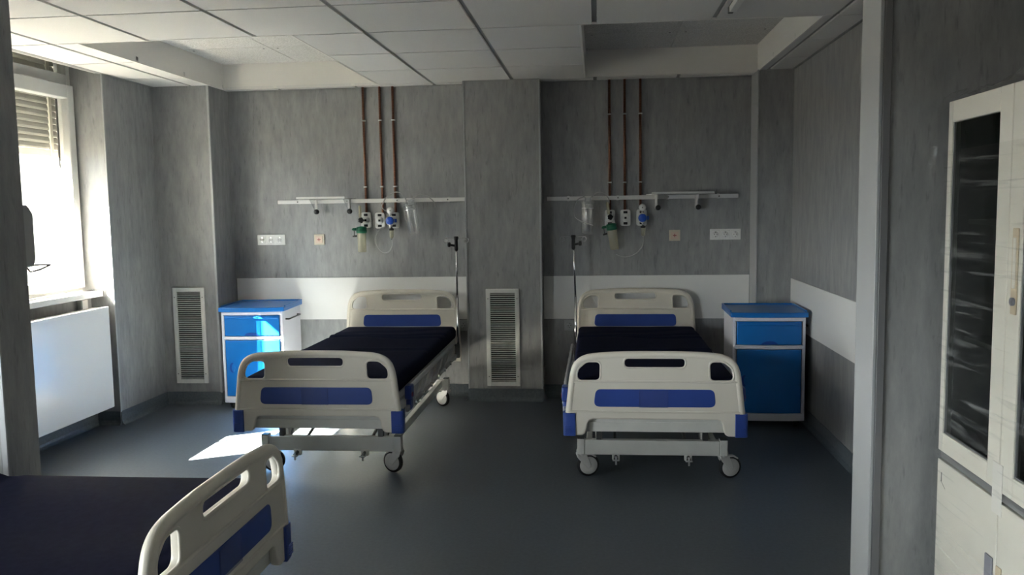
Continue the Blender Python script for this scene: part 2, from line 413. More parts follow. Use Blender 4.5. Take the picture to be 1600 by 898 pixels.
# ------------------------------------------------------------------ windows
def window(n, y0, y1, label, shut, za=.93):
    root = empty('window_%d' % n, (-3.48, (y0+y1)/2, za)); struct(root, label, 'window')
    def P(name, mat, mb, parent=root, bev=.004):
        o = mb.build(name, mat, parent, bev, 2)
        o.data.transform(Matrix.Translation(-Vector(root.location)))
        return o
    ym = (y0+y1)/2; zb, zt = 2.37, 2.62
    f = MB(); x0, x1 = -3.555, -3.495
    f.box(x0, x1, y0, y0+.04, za, zt).box(x0, x1, y1-.04, y1, za, zt).box(x0, x1, y0+.04, y1-.04, za, za+.035).box(x0, x1, y0+.04, y1-.04, zt-.04, zt)
    f.box(x0, x1, y0+.04, y1-.04, 2.27, zb).box(x0, x1, ym-.035, ym+.035, za+.035, 2.27).box(x0, x1, ym-.035, ym+.035, zb, zt-.04)
    P('window_frame', 'upvc_white', f)
    for a, c in ((y0+.015, ym-.022), (ym+.022, y1-.015)):
        s = MB(); X0, X1 = -3.54, -3.465; z0, z1 = za+.025, 2.30; t = .068
        s.box(X0, X1, a, a+t, z0, z1).box(X0, X1, c-t, c, z0, z1).box(X0, X1, a+t, c-t, z0, z0+t).box(X0, X1, a+t, c-t, z1-.09, z1)
        sh = P('window_sash', 'upvc_white', s, root, .006)
        g = P('window_glass', 'window_glass', MB().box(-3.512, -3.508, a+t, c-t, z0+t, z1-.09), sh, 0)
        k = MB().box(-3.548, -3.540, c-t-.010, c-t, z0+t, z1-.09); P('gasket', 'gasket_dark', k, sh, 0)
        P('transom_glass', 'window_glass', MB().box(-3.53, -3.526, a+.012, c-.012, zb, zt-.04), root, 0)
        P('shutter_guide', 'upvc_cream', MB().box(-3.635, -3.595, c-.075, c-.045, za, zt).box(-3.635, -3.595, a+.03, a+.055, za, zt), root, .003)
        P('outer_post', 'upvc_cream', MB().box(-3.645, -3.625, c-.30, c-.28, za, zt), root, .002)
    P('window_sill', 'upvc_white', MB().box(-3.495, -3.35, y0, y1, za-.038, za), root, .006)
    # roller shutter
    sr = empty('roller_shutter', (-3.61, (y0+y1)/2, shut))
    tag(sr, 'pale slatted roller shutter half lowered outside the window' if n == 1 else 'unseen slatted shutter added in the front window to keep upper walls dim', 'shutter')
    pitch = .0425; z = shut+.05; L = y1-y0-.006
    br = MB().box(-.008, .008, -L/2, L/2, 0, .048).build('bottom_bar', 'upvc_cream', sr, .003, 1)
    ms = MB()
    pr = [(.006, .0), (.007, .012), (.003, .032), (-.002, .0417), (-.008, .0417), (-.008, .0)]
    ms.prism(pr, -L/2, L/2, 'Y')
    k = 0
    while -L/2+k*.05 < L/2-.042:
        ms.box(-.006, 0, -L/2+k*.05, -L/2+k*.05+.042, .040, pitch+.0004); k += 1
    me = ms.mesh('shutter_slat')
    while z < 2.60:
        o = obj('shutter_slat', me, 'shutter_pvc', sr); o.location = (0, 0, z-shut); z += pitch
    return root
window(1, W1[0], W1[1], 'white framed window above the radiator with sun behind the shutter', 1.83)
window(2, W2[0], W2[1], 'unseen white framed window beside the crosswise bed, enlarged for front light', 1.60, .098)  # unseen window enlarged for front light; its shutter is added to shade upper walls

# radiator in the recess
def radiator():
    r = empty('radiator', (-3.30, 4.67, .14)); tag(r, 'flat white panel radiator hanging under the window sill', 'radiator')
    y0, y1 = 4.0-4.67, 5.335-4.67; h = .69
    MB().box(-.010, .022, y0, y1, 0, h).build('front_panel', 'radiator_enamel', r, .006, 3)
    MB().box(-.105, -.085, y0+.01, y1-.01, .01, h-.01).build('rear_panel', 'radiator_enamel', r, .004, 2)
    m = MB().box(-.10, .01, y0+.006, y1-.01, h-.016, h-.010)
    for k in range(26): m.box(-.08, .0, y0+.03+k*.05, y0+.05+k*.05, h-.012, h-.006)
    m.build('top_grille', 'radiator_enamel', r)
    fin = MB()
    for k in range(32): fin.box(-.083, -.012, y0+.03+k*.04, y0+.034+k*.04, .03, h-.03)
    fin.build('fins', 'radiator_enamel', r)
    for yy in (y0+.2, y1-.2): MB().box(-.140, -.10, yy, yy+.03, .1, h-.1).build('wall_bracket', 'radiator_enamel', r, .002, 1)
    MB().cyl((-.05, y0+.05, .02), (-.05, y0+.05, -.142), .009).build('pipe', 'rail_white', r)
    MB().box(-.140, -.10, y1-.10, y1-.04, h-.02, h+.05).build('wall_clip', 'upvc_white', r, .002, 1)
radiator()

# ------------------------------------------------------------------ hospital beds
K = .981
def T(x, z): return (x*K, CAMZ-(CAMZ-z)*K)
def end_board(name, root, y, dz, front, with_label=True):
    """moulded end board; front = -1 faces the foot side"""
    half = [(0, .701), (-.11, .700), (-.19, .697), (-.266, .691), (-.32, .686), (-.355, .678), (-.385, .664), (-.408, .640), (-.422, .606), (-.430, .57), (-.439, .498), (-.452, .38), (-.456, .33)]
    left = [T(x, z+dz if z > .45 else z) for x, z in half]
    foot = [T(-.456, .272), T(-.452, .266), T(-.372, .266), T(-.357, .275), T(-.348, .296), T(-.343, .33), T(-.334, .345), T(-.315, .352)]
    out = left+foot; out = out+[(-x, z) for x, z in out[::-1][:-1]]
    H = lambda pts, r: rounded([T(x, z+dz) for x, z in pts], r, 6)
    hl = H([(-.398, .552), (-.276, .552), (-.273, .656), (-.348, .655), (-.397, .612)], [.03, .028, .028, .05, .05])
    hr = [(-x, z) for x, z in hl]
    sl = H([(-.157, .620), (.157, .620), (.157, .674), (-.157, .674)], .026)
    me = plate([out, hl, hr, sl], .030, .007, y, 2)
    rim = MB()
    pts = [(x, z) for x, z in left]; pts = pts[::-1]+[(-x, z) for x, z in pts[1:]]
    cx, cz = 0, T(0, .45+dz)[1]
    path = []
    for x, z in pts:
        d = Vector((cx-x*.75, 0, min(cz-z, 0))); d = d.normalized() if d.length > 0 else Vector((0, 0, -1))
        path.append(Vector((x, y, z))+d*.014)
    # smooth path (Catmull-Rom)
    sm = []
    for i in range(len(path)-1):
        p0 = path[max(i-1, 0)]; p1 = path[i]; p2 = path[i+1]; p3 = path[min(i+2, len(path)-1)]
        for k in range(3):
            t = k/3; sm.append(.5*((2*p1)+(-p0+p2)*t+(2*p0-5*p1+4*p2-p3)*t*t+(-p0+3*p1-3*p2+p3)*t**3))
    sm.append(path[-1])
    rim.tube(sm, .0195, 12)
    # raised lips round the holes, cross ridges
    for lp in (hl, hr, sl):
        rim.tube([(x, y+front*.012, z) for x, z in lp+[lp[0]]], .0062, 6, False)
    rz = T(0, .548+dz)[1]
    w_ = .414
    rim.tube([(-w_, y+front*.0135, rz), (-.2, y+front*.0145, rz+.002), (.2, y+front*.0145, rz+.002), (w_, y+front*.0135, rz)], .006, 8)
    rz = T(0, .392)[1]
    rim.tube([(-w_-.012, y+front*.0135, rz), (w_+.012, y+front*.0135, rz)], .006, 8)
    join(me, rim)
    eb = obj(name, me, 'abs_ivory', root)
    bl = rounded([T(-.312, .418+dz), T(.308, .418+dz), T(.300, .510+dz), T(-.300, .510+dz)], .03, 6)
    for s in ((-1, 1)):
        p = obj('blue_inlay', plate([bl], .008, .002, y+s*.0135), 'abs_blue', eb)
    if with_label:
        yy = y+front*.0195
        lb = MB(); x0, z0 = T(-.078, .416); x1, z1 = T(.066, .504)
        lb.box(x0, x1, yy-.001, yy+.001, z0, z1)
        o = lb.build('label_holder', 'label_film', eb)
        m = MB(); m.box(x0, x1, yy-.003, yy+.001, z0, z0+.003).box(x0, x0+.0025, yy-.003, yy+.001, z0, z1).box(x1-.0025, x1, yy-.003, yy+.001, z0, z1)
        m.build('label_edge', 'label_film', eb)
    for s in ((-1, 1) if name == 'footboard' else ()):
        bm_ = MB(); x0 = .405*K; x1 = .470*K; z0 = T(0, .264)[1]; z1 = T(0, .384)[1]
        pl = rounded([(x0, y-.024), (x1, y-.020), (x1, y+.05), (x0, y+.024)], [.004, .02, .02, .004], 4)
        pl = [(s*px, py) for px, py in pl]
        bm_.prism(pl, z0, z1, 'Z')
        bp_ = bm_.build('corner_bumper', 'abs_blue', eb, .004, 2)
        rb = MB()
        for q in range(5): rb.box(s*(x0+.02), s*(x1-.008), y-.0255, y-.02, z0+.012+q*.008, z0+.016+q*.008)
        join(bp_.data, rb)
    return eb
def caster(root, x, y, rz, ztop):
    """stem at (x,y); wheel trails along local +x"""
    r = .061; off = .038
    f = MB()
    f.lathe([(.012, ztop-.01), (.012, .145)], (0, 0, 0), 'Z', 12)
    f.lathe([(.024, .150), (.026, .142), (.026, .122), (.020, .112)], (0, 0, 0), 'Z', 14)
    for s in (-1, 1):
        pl = [(-.026, .128), (.020, .130), (.040, .098), (.052, .064), (.046, .048), (.030, .046), (.012, .066), (-.018, .100)]
        f.prism(pl, s*.016, s*.022, 'Y')
    f.prism([(-.026, .128), (.020, .130), (.030, .116), (-.022, .110)], -.022, .022, 'Y')
    fk = f.build('caster', 'caster_grey', root, .003, 2)
    fk.location = (x, y, 0); fk.rotation_euler = (0, 0, rz)
    wl = MB().lathe([(.008, -.016), (.026, -.0165), (r-.014, -.0150), (r-.0115, -.0125), (r-.011, 0), (r-.0115, .0125), (r-.014, .0150), (.026, .0165), (.008, .016)], (off, 0, r), 'Y', 28)
    wl.build('wheel', 'caster_grey', fk)
    MB().lathe([(r-.0125, -.0138), (r-.004, -.0125), (r, -.007), (r, .007), (r-.004, .0125), (r-.0125, .0138)], (off, 0, r), 'Y', 28).build('tyre', 'rubber_black', fk)
    pd = MB().prism([(.018, .126), (.058, .124), (.082, .108), (.078, .100), (.052, .114), (.018, .114)], -.013, .013, 'Y')
    pd.build('brake_pedal', 'caster_grey', fk, .002, 1)
    return fk
BL = 2.05   # distance between end boards
def make_bed():
    root = empty('hospital_bed')
    end_board('footboard', root, 0, 0, -1)
    end_board('headboard', root, BL, .125, -1, False)
    fr = MB()
    for s in (-1, 1): fr.box(s*.405-.02, s*.405+.02, .03, BL-.03, .375, .435)
    fr.box(-.385, .385, .02, .06, .325, .375).box(-.385, .385, .055, .095, .375, .435).box(-.385, .385, BL-.08, BL-.03, .375, .435)
    for yy in (.6, 1.15, 1.5): fr.box(-.385, .385, yy, yy+.04, .38, .43)
    for s in (-1, 1): fr.box(s*.385-.02, s*.385+.02, .02, .06, .30, .435)
    fr.box(-.41, .41, BL-.05, BL-.016, .30, .375)
    fr.box(-.40, .40, .016, .05, .300, .352)
    fr.build('bed_frame', 'steel_cream', root, .004, 2)
    for y0, y1 in ((.07, .52), (.535, .98), (.995, 1.30), (1.315, 1.97)):
        d = MB().box(-.415, .415, y0, y1, .436, .478)
        d.build('deck_section', 'steel_cream', root, .006, 2)
    # lower chassis
    ch = MB(); zb, zt = .125, .205
    ch.box(-.355, .355, .20, .24, zb, zt).box(-.355, .355, 1.76, 1.80, zb, zt)
    for s in (-1, 1):
        ch.box(s*.375-.02, s*.375+.02, .195, .245, zb, zt+.006).box(s*.375-.02, s*.375+.02, 1.755, 1.805, zb, zt+.006)
        ch.box(s*.33-.016, s*.33+.016, .24, 1.76, zb+.02, zt-.01)
    ch.build('chassis', 'steel_cream', root, .004, 2)
    for s in (-1, 1):
        for yy in (.195, 1.755): MB().box(s*.375-.019, s*.375+.019, yy+.001, yy+.049, zt+.006, zt+.010).build('post_cap', 'black_plastic', root)
    for s in (-1, 1):
        for ya, yb_ in ((.30, .52), (1.20, 1.42)):
            p0 = Vector((s*.28, ya, zt-.03)); p1 = Vector((s*.28, yb_, .39))
            d = (p1-p0).normalized(); M = Matrix.Translation((p0+p1)/2) @ d.to_track_quat('Z', 'X').to_matrix().to_4x4()
            up = MB().box(-.013, .013, -.02, .02, -(p1-p0).length/2, (p1-p0).length/2, M)
            up.build('lift_arm', 'steel_dark', root, .002, 1)
        MB().box(s*.28-.016, s*.28+.016, .27, .33, zb+.03, zt+.10).build('lift_bracket', 'steel_cream', root, .002, 1)
        MB().box(s*.28-.014, s*.28+.014, .205, .235, zt, .38).build('end_post', 'steel_dark', root, .002, 1)
    MB().cyl((-.34, .33, zt+.055), (.34, .33, zt+.055), .028, 18).build('torsion_tube', 'steel_cream', root)
    for xx in (.02, .07): MB().lathe([(.036, -.005), (.036, .005)], (xx, .33, zt+.055), 'X', 18).build('tube_collar', 'steel_cream', root)
    for s in (-1, 1):
        c = MB().cyl((s*.19, .165, .112), (s*.19, 1.0, .30), .009, 10)
        c.cyl((s*.19, .155, .110), (s*.19, .175, .113), .012, 12)
        cr = c.build('crank', 'steel_dark', root)
        MB().box(s*.19-.005, s*.19+.005, .150, .158, .085, .130).box(s*.19-.018, s*.19+.018, .148, .156, .106, .113).build('crank_handle', 'aluminium', cr, .001, 1)
        MB().box(s*.19-.02, s*.19+.02, .195, .215, .10, .135).build('crank_bracket', 'steel_cream', cr, .002, 1)
    # folded guard rails
    for s in (-1, 1):
        X = s*.455
        g = MB().cyl((X, .18, .487), (X, 1.60, .487), .0125, 12).build('guard_rail', 'aluminium', root)
        MB().box(X-.010, X+.010, .10, 1.72, .372, .402).build('rail_track', 'aluminium', g, .003, 1)
        for k in range(6):
            y0 = .26+k*.235
            p0 = Vector((X, y0, .395)); p1 = Vector((X+s*.004, y0+.13, .482)); d = p1-p0
            M = Matrix.Translation((p0+p1)/2) @ d.normalized().to_track_quat('Z', 'X').to_matrix().to_4x4()
            MB().box(-.007, .007, -.011, .011, -d.length/2, d.length/2, M).build('rail_post', 'aluminium', g, .002, 1)
            MB().lathe([(.014, -.006), (.014, .006)], (X+s*.014, y0, .388), 'X', 12).build('rail_pivot', 'chrome', g)
        MB().box(X-.018, X+.018, .13, .21, .43, .505).box(X-.014, X+.014, .14, .20, .37, .43).build('rail_latch', 'abs_blue', g, .008, 2)
        MB().box(X+s*.018-.003, X+s*.018+.003, .145, .175, .445, .465).build('latch_button', 'cross_red', g, .001, 1)
        for ym_ in (.30, 1.45): MB().box(min(s*.42, X), max(s*.42, X), ym_, ym_+.04, .378, .398).build('rail_mount', 'steel_cream', g)
    cs = [caster(root, sx*.375, yy, rz, zb) for sx, yy, rz in ((-1, .22, .25), (1, .22, .30), (-1, 1.78, 2.6), (1, 1.78, 2.9))]
    # pole socket at the head corners
    for s in (-1, 1):
        MB().box(s*.438-.018, s*.438+.018, BL-.15, BL-.10, .34, .44).build('pole_socket', 'steel_dark', root, .003, 1)
    return root
bed_r = make_bed(); bed_r.location = (.283, 4.22, 0); bed_r.rotation_euler = (0, 0, .002)
bed_l = copy_tree(bed_r); bed_l.location = (-1.468, 4.22, 0); bed_l.rotation_euler = (0, 0, .008)
bed_f = copy_tree(bed_r); bed_f.location = (-1.052, 2.205, 0); bed_f.rotation_euler = (0, 0, pi/2)
tag(bed_r, 'ivory and blue hospital bed between the pillar and the shaded blue cabinet', 'bed', 'hospital beds')
tag(bed_l, 'ivory and blue hospital bed beside the sunlit blue cabinet, sun patch underneath', 'bed', 'hospital beds')
tag(bed_f, 'ivory and blue hospital bed by the dark partition end, set crosswise to the others', 'bed', 'hospital beds')
cl_ = [c for c in bed_l.children if c.name.startswith('caster')]
for c, rz in zip(cl_, (.2, 2.75, .2, 2.6)): c.rotation_euler = (0, 0, rz)

def make_mattress():
    L0, L1, hw, z0, z1 = .06, 1.985, .418, .478, .568
    nx, ny = 26, 70
    bm = bmesh.new(); g = {}
    rnd = random.Random(3)
    def top(u, v):
        x = hw*(2*u-1); y = L0+(L1-L0)*v
        z = z1+.004*sin(9*u+3*v)*sin(5*v+1)
        for c, a, k, wd in ((.44, .008, .03, .012), (.72, .012, -.05, .010), (.76, .009, .04, .012), (.85, .005, .12, .02)):
            t = v-c-k*(u-.5)
            z -= a*math.exp(-(t/wd)**2); z += a*.5*math.exp(-((t-2*wd)/wd)**2)
        e = min(u, 1-u)*2*hw; e2 = min(v, 1-v)*(L1-L0)
        for q in (e, e2):
            if q < .03: z -= .03*(1-sqrt(max(0, 1-(1-q/.03)**2)))*.7
        return Vector((x, y, z))
    us = [0, .008, .02, .036]+[.036+(.928)*i/(nx-7) for i in range(1, nx-7)]+[.964, .98, .992, 1]
    vv = [0, .004, .009, .016]+[.016+.968*i/(ny-7) for i in range(1, ny-7)]+[.984, .991, .996, 1]
    for i, u in enumerate(us):
        for j, v in enumerate(vv): g[i, j] = bm.verts.new(top(u, v))
    I, J = len(us), len(vv)
    for i in range(I-1):
        for j in range(J-1): bm.faces.new((g[i, j], g[i+1, j], g[i+1, j+1], g[i, j+1]))
    ring = [(i, 0) for i in range(I)]+[(I-1, j) for j in range(1, J)]+[(i, J-1) for i in range(I-2, -1, -1)]+[(0, j) for j in range(J-2, 0, -1)]
    prev = [g[k] for k in ring]
    for zz, ins in ((z0+.055, -.002), (z0+.02, -.001), (z0+.004, .003), (z0, .012)):
        cur = []
        for k in ring:
            p = g[k].co; cx = p.x; cy = p.y
            cur.append(bm.verts.new((cx*(1-ins/hw), L0+(L1-L0)/2+(cy-(L0+L1)/2)*(1-ins/1.0), zz)))
        for a in range(len(ring)):
            c = (a+1) % len(ring); bm.faces.new((prev[a], cur[a], cur[c], prev[c]))
        prev = cur
    bm.faces.new(prev)
    bmesh.ops.recalc_face_normals(bm, faces=bm.faces)
    me = bpy.data.meshes.new('mattress'); bm.to_mesh(me); bm.free()
    for p in me.polygons: p.use_smooth = True
    return me
mm = make_mattress()
for bed, lab in ((bed_r, 'dark navy mattress on the bed next to the shaded cabinet'), (bed_l, 'dark navy mattress on the bed next to the sunlit cabinet'), (bed_f, 'dark navy mattress on the crosswise bed by the dark partition end')):
    o = obj('mattress', mm, 'mattress_navy'); o.location = bed.location; o.rotation_euler = bed.rotation_euler
    tag(o, lab, 'mattress', 'navy mattresses')

# drip poles
def drip_pole(x, y, label, hook, bend):
    r = empty('drip_pole', (x, y, .34)); tag(r, label, 'drip pole')
    h = 1.245-.34
    MB().cyl((0, 0, 0), (0, 0, h*.5), .0095, 12).build('lower_tube', 'chrome', r)
    MB().cyl((0, 0, h*.5), (bend, 0, h-.02), .0075, 12).build('upper_tube', 'chrome', r)
    c = MB().lathe([(.013, h-.105), (.015, h-.09), (.013, h-.03), (.015, h-.025), (.018, h-.005), (.016, h)], (bend, 0, 0), 'Z', 14)
    c.cyl((bend, 0, h-.07), (bend+hook*.045, -.012, h-.062), .009, 10)
    c.build('clamp', 'black_plastic', r)
    MB().lathe([(.008, -.012), (.018, -.010), (.019, .008), (.010, .012)], (bend+hook*.05, -.013, h-.06), 'X', 14).build('clamp_knob', 'black_plastic', r)
    for s in (-1, 1):
        pts = [(bend, 0, h-.012)]+[(bend+s*q, 0, h-.012) for q in (.03, .06)]
        pts += [(bend+s*.088, 0, h-.014)]+[(bend+s*(.078+.017*cos(a)), -.004*s, h-.03+.017*sin(a)) for a in (.6, 0, -.8, -1.6, -2.4, -3.1)]+[(bend+s*.072, 0, h-.016)]
        MB().tube(pts, .0026, 7).build('hook', 'chrome', r)
drip_pole(-1.036, 6.145, 'chrome drip pole with black clamp by the pillar at the sunlit bed', -1, 0.0)
drip_pole(-.160, 6.145, 'chrome drip pole with black clamp at the shaded bed head', 1, -.012)

# ------------------------------------------------------------------ bedside cabinets
def arcfront(w, d, bow, n=10):
    """footprint: back at y=0.. front bowed toward -y"""
    pts = [(w/2, d/2), (-w/2, d/2)]
    for k in range(n+1):
        t = -1+2*k/n; pts.append((w/2*t, -d/2-bow*(1-t*t)))
    return pts
def strip(w0, w1, y_front, bow, W, thick, z0, z1, n=10):
    """bowed front panel between x=w0..w1"""
    top = []; bot = []
    for k in range(n+1):
        x = w0+(w1-w0)*k/n; t = x/(W/2); y = y_front-bow*(1-t*t)
        top.append((x, y-thick)); bot.append((x, y))
    return top+bot[::-1]
def make_cabinet():
    r = empty('bedside_cabinet'); W, D, BOW = .455, .44, .018
    zf = .052
    body = MB()
    t = .022
    body.box(-W/2, -W/2+t, -D/2, D/2, zf, .725).box(W/2-t, W/2, -D/2, D/2, zf, .725)
    body.box(-W/2+t, W/2-t, D/2-.01, D/2, zf, .725)
    yF = -D/2
    for z0, z1 in ((zf, .100), (.520, .545), (.700, .725)):
        body.prism(strip(-W/2+t*.5, W/2-t*.5, yF+.02, BOW, W, .022, z0, z1), z0, z1, 'Z')
    body.box(-W/2+t, W/2-t, -D/2+.02, D/2-.01, zf, zf+.02).box(-W/2+t, W/2-t, -D/2+.02, D/2-.01, .525, .54)
    body.build('cabinet_body', 'cabinet_white', r, .004, 2)
    tp = MB().prism(arcfront(W+.03, D+.025, BOW+.004), .725, .757, 'Z')
    top = tp.build('cabinet_top', 'cabinet_blue', r, .006, 3)
    # raised rim along back and sides
    MB().box(-W/2-.015, -W/2-.003, -D/2+.03, D/2+.012, .755, .766).box(W/2+.003, W/2+.015, -D/2+.03, D/2+.012, .755, .766).box(-W/2-.003, W/2+.003, D/2, D/2+.012, .755, .766).build('top_rim', 'cabinet_blue', top, .003, 2)
    a = W/2-t-.004
    dr = MB().prism(strip(-a, a, yF+.014, BOW, W, .020, 0, 0), .549, .697, 'Z').build('drawer', 'cabinet_blue', r, .004, 2)
    MB().prism(strip(-a+.004, a-.004, yF-.002, BOW+.002, W, .010, 0, 0), .672, .690, 'Z').build('drawer_lip', 'cabinet_blue', dr, .004, 2)
    # half round finger recess, its shade painted as a darker blue plate
    hp = [(.052*cos(q), .551+.024*sin(q)) for q in [pi*k/10 for k in range(11)]]
    MB().prism(hp, yF-BOW-.0068, yF-BOW+.002, 'Y').build('drawer_grip', 'recess_shade_blue', dr, .002, 1)
    do = MB().prism(strip(-a, a, yF+.014, BOW, W, .020, 0, 0), .104, .517, 'Z').build('door', 'cabinet_blue', r, .004, 2)
    gx = -a+.05; t_ = gx/(W/2); gy = yF-BOW*(1-t_*t_)
    gp = [(gx+.022*cos(q)*(.5 if cos(q) > 0 else 1), .315+.038*sin(q)) for q in [2*pi*k/18 for k in range(18)]]
    MB().prism(gp, gy-.0085, gy, 'Y').build('door_grip', 'recess_shade_blue', do, .002, 1)  # grip hollow's shade painted as a darker blue plate
    gp = [(gx+.006+.012*cos(q), .315+.030*sin(q)) for q in [2*pi*k/14 for k in range(14)]]
    MB().prism(gp, gy-.0100, gy-.004, 'Y').build('grip_rim', 'cabinet_blue', do, .002, 1)
    for sx in (-1, 1):
        for sy in (-1, 1):
            c = MB().lathe([(.024, -.011), (.026, 0), (.024, .011)], (sx*(W/2-.045), sy*(D/2-.05), .026), 'X', 16)
            c.box(sx*(W/2-.045)-.018, sx*(W/2-.045)+.018, sy*(D/2-.05)-.02, sy*(D/2-.05)+.02, .03, zf)
            c.build('cabinet_caster', 'black_plastic', r)
    x = W/2
    MB().tube([(x, -.15, .66), (x+.022, -.15, .66), (x+.026, -.145, .66), (x+.026, .13, .66), (x+.022, .135, .66), (x, .135, .66)], .006, 8).build('towel_bar', 'black_plastic', r)
    return r
cab_l = make_cabinet(); cab_l.location = (-2.522, 6.085, 0); cab_l.rotation_euler = (0, 0, .06)
tag(cab_l, 'bright blue and white bedside cabinet catching sun by the boxed corner', 'cabinet', 'bedside cabinets')
cab_r = copy_tree(cab_l); cab_r.location = (1.098, 5.70, 0); cab_r.rotation_euler = (0, 0, -.02)
tag(cab_r, 'blue and white bedside cabinet in shade against the side wall', 'cabinet', 'bedside cabinets')

# ------------------------------------------------------------------ vents
def vent(x, y, z0, z1, label):
    r = empty('wall_vent', (x, y, z0)); tag(r, label, 'vent'); h = z1-z0; wd = .25; m = .032
    MB().box(-wd/2+.01, wd/2-.01, -.002, 0, .01, h-.01).build('duct_back', 'duct_dark', r)
    f = MB().box(-wd/2, -wd/2+m, -.014, 0, 0, h).box(wd/2-m, wd/2, -.014, 0, 0, h).box(-wd/2+m, wd/2-m, -.014, 0, 0, m).box(-wd/2+m, wd/2-m, -.014, 0, h-m, h)
    f.build('vent_frame', 'upvc_white', r, .002, 1)
    n = 42; p = (h-2*m)/n
    sl = MB(); M = Matrix.Rotation(radians(20), 4, 'X')
    sl.box(-wd/2+m-.002, wd/2-m+.002, -.005, .005, -.0014, .0014, M); me = sl.mesh('louvre')
    for k in range(n):
        o = obj('louvre', me, 'louvre_white', r); o.location = (0, -.0075, m+p*(k+.5))
    for sx in (-1, 1):
        for zz in (.1*h, .9*h): MB().lathe([(.004, -.016), (.004, -.012)], (sx*(wd/2-m/2), 0, zz), 'Y', 8).build('screw', 'steel_dark', r)
vent(-3.057, 6.02, .163, .890, 'white louvred vent on the boxed corner beside the sunlit cabinet')
vent(-.704, 6.20, .116, .850, 'white louvred vent on the pillar between the beds')

# ------------------------------------------------------------------ medical wall equipment
def wall_rail(x0, x1, z, label):
    r = empty('equipment_rail', ((x0+x1)/2, YB, z)); tag(r, label, 'rail'); L = x1-x0
    MB().box(-L/2, L/2, -.050, -.040, -.015, .015).build('rail_bar', 'rail_white', r, .002, 1)
    MB().box(-L/2-.003, -L/2, -.051, -.039, -.016, .016).build('end_cap', 'trim_dark', r)
    n = 4
    for k in range(n):
        x = -L/2+.16+k*(L-.30)/(n-1)
        st = MB().lathe([(.016, 0), (.020, -.004), (.016, -.03), (.012, -.041)], (x, 0, 0), 'Y', 14).build('standoff', 'outlet_white', r)
        MB().lathe([(.005, -.053), (.005, -.049)], (x, 0, 0), 'Y', 8).build('screw', 'steel_dark', st)
wall_rail(-2.452, -.981, 1.519, 'white equipment rail above the sunlit bed')
wall_rail(-.372, 1.03, 1.511, 'white equipment rail above the shaded bed')
def rail_shelf(x0, x1, z, label, bx, depth):
    r = empty('rail_shelf', ((x0+x1)/2, YB-.05, z)); tag(r, label, 'shelf'); L = x1-x0; o = (x0+x1)/2
    pl = rounded([(-L/2, -.005), (L/2, -.005), (L/2-.03, -depth), (-L/2+.03, -depth)], [.0, .0, .03, .03], 4)
    MB().prism(pl, .016, .022, 'Z').build('shelf_board', 'rail_white', r, .002, 1)
    MB().box(-L/2+.03, L/2-.03, -depth, -depth+.006, .016, .034).build('shelf_lip', 'rail_white', r, .002, 1)
    for x in bx:
        br = MB().prism([(-.002, .016), (-depth+.05, .016), (-.012, -.085), (-.002, -.085)], x-o-.003, x-o+.003, 'X')
        bk = br.build('shelf_bracket', 'clear_plastic' if z > 1.515 else 'rail_white', r)
        MB().box(x-o-.010, x-o+.010, -.016, -.002, -.085, .012).build('bracket_foot', 'rail_white', bk, .002, 1)
        MB().lathe([(.010, -.050), (.019, -.046), (.020, -.028), (.012, -.018), (.008, -.014)], (x-o+.012, 0, -.078), 'Y', 16).build('clamp_knob', 'black_plastic', bk)
rail_shelf(-2.26, -1.83, 1.519, 'slim white shelf with clear brackets on the rail above the sunlit bed', (-2.145, -1.885), .20)
rail_shelf(.36, .86, 1.511, 'slim white shelf with black knobs on the rail above the shaded bed', (.435, .725), .20)

def copper(x, z0, label, grp):
    r = empty('copper_pipe', (x, YB-.016, z0)); tag(r, label, 'pipe', grp); h = ZC+.02-z0
    MB().cyl((0, 0, 0), (0, 0, h), .0095, 12).build('pipe_run', 'copper', r)
    for q in (.22, h-.28): MB().box(-.014, .014, -.0125, .016, q, q+.010).build('pipe_clip', 'outlet_white', r, .002, 1)
for bedn, xs3 in (('sunlit', (-1.762, -1.633, -1.532)), ('shaded', (.096, .207, .322))):
    what = ('green capped humidifier', 'free gas outlet', 'blue knob regulator')
    for x, q in zip(xs3, what): copper(x, 1.40, 'thin copper gas pipe running down to the %s above the %s bed' % (q, bedn), 'copper pipes above the %s bed' % bedn)

def outlet(x, z, label, grp):
    r = empty('gas_outlet', (x, YB, z)); tag(r, label, 'gas outlet', grp)
    obj('outlet_plate', plate([rounded([(-.038, -.06), (.038, -.06), (.038, .06), (-.038, .06)], .018, 4)], .03, .004, -.015), 'outlet_white', r)
    MB().lathe([(.030, -.029), (.030, -.034), (.022, -.036), (.020, -.040)], (0, 0, 0), 'Y', 20).build('outlet_ring', 'outlet_white', r)
    MB().box(-.008, .008, -.043, -.036, -.008, .008).build('outlet_port', 'black_plastic', r)
    for s in (-1, 1): MB().box(-.015, .015, -.034, -.028, s*.041-.009, s*.041+.009).build('outlet_latch', 'black_plastic', r, .002, 1)
gl, gr_ = 'gas outlets above the sunlit bed', 'gas outlets above the shaded bed'
outlet(-1.765, 1.372, 'white gas outlet behind the green capped humidifier above the sunlit bed', gl)
outlet(-1.656, 1.368, 'free white gas outlet between humidifier and regulator above the sunlit bed', gl)
outlet(-1.545, 1.368, 'white gas outlet behind the blue knob regulator above the sunlit bed', gl)
outlet(.096, 1.362, 'white gas outlet behind the green capped humidifier above the shaded bed', gr_)
outlet(.211, 1.362, 'free white gas outlet between humidifier and regulator above the shaded bed', gr_)
outlet(.330, 1.362, 'white gas outlet behind the blue knob regulator above the shaded bed', gr_)

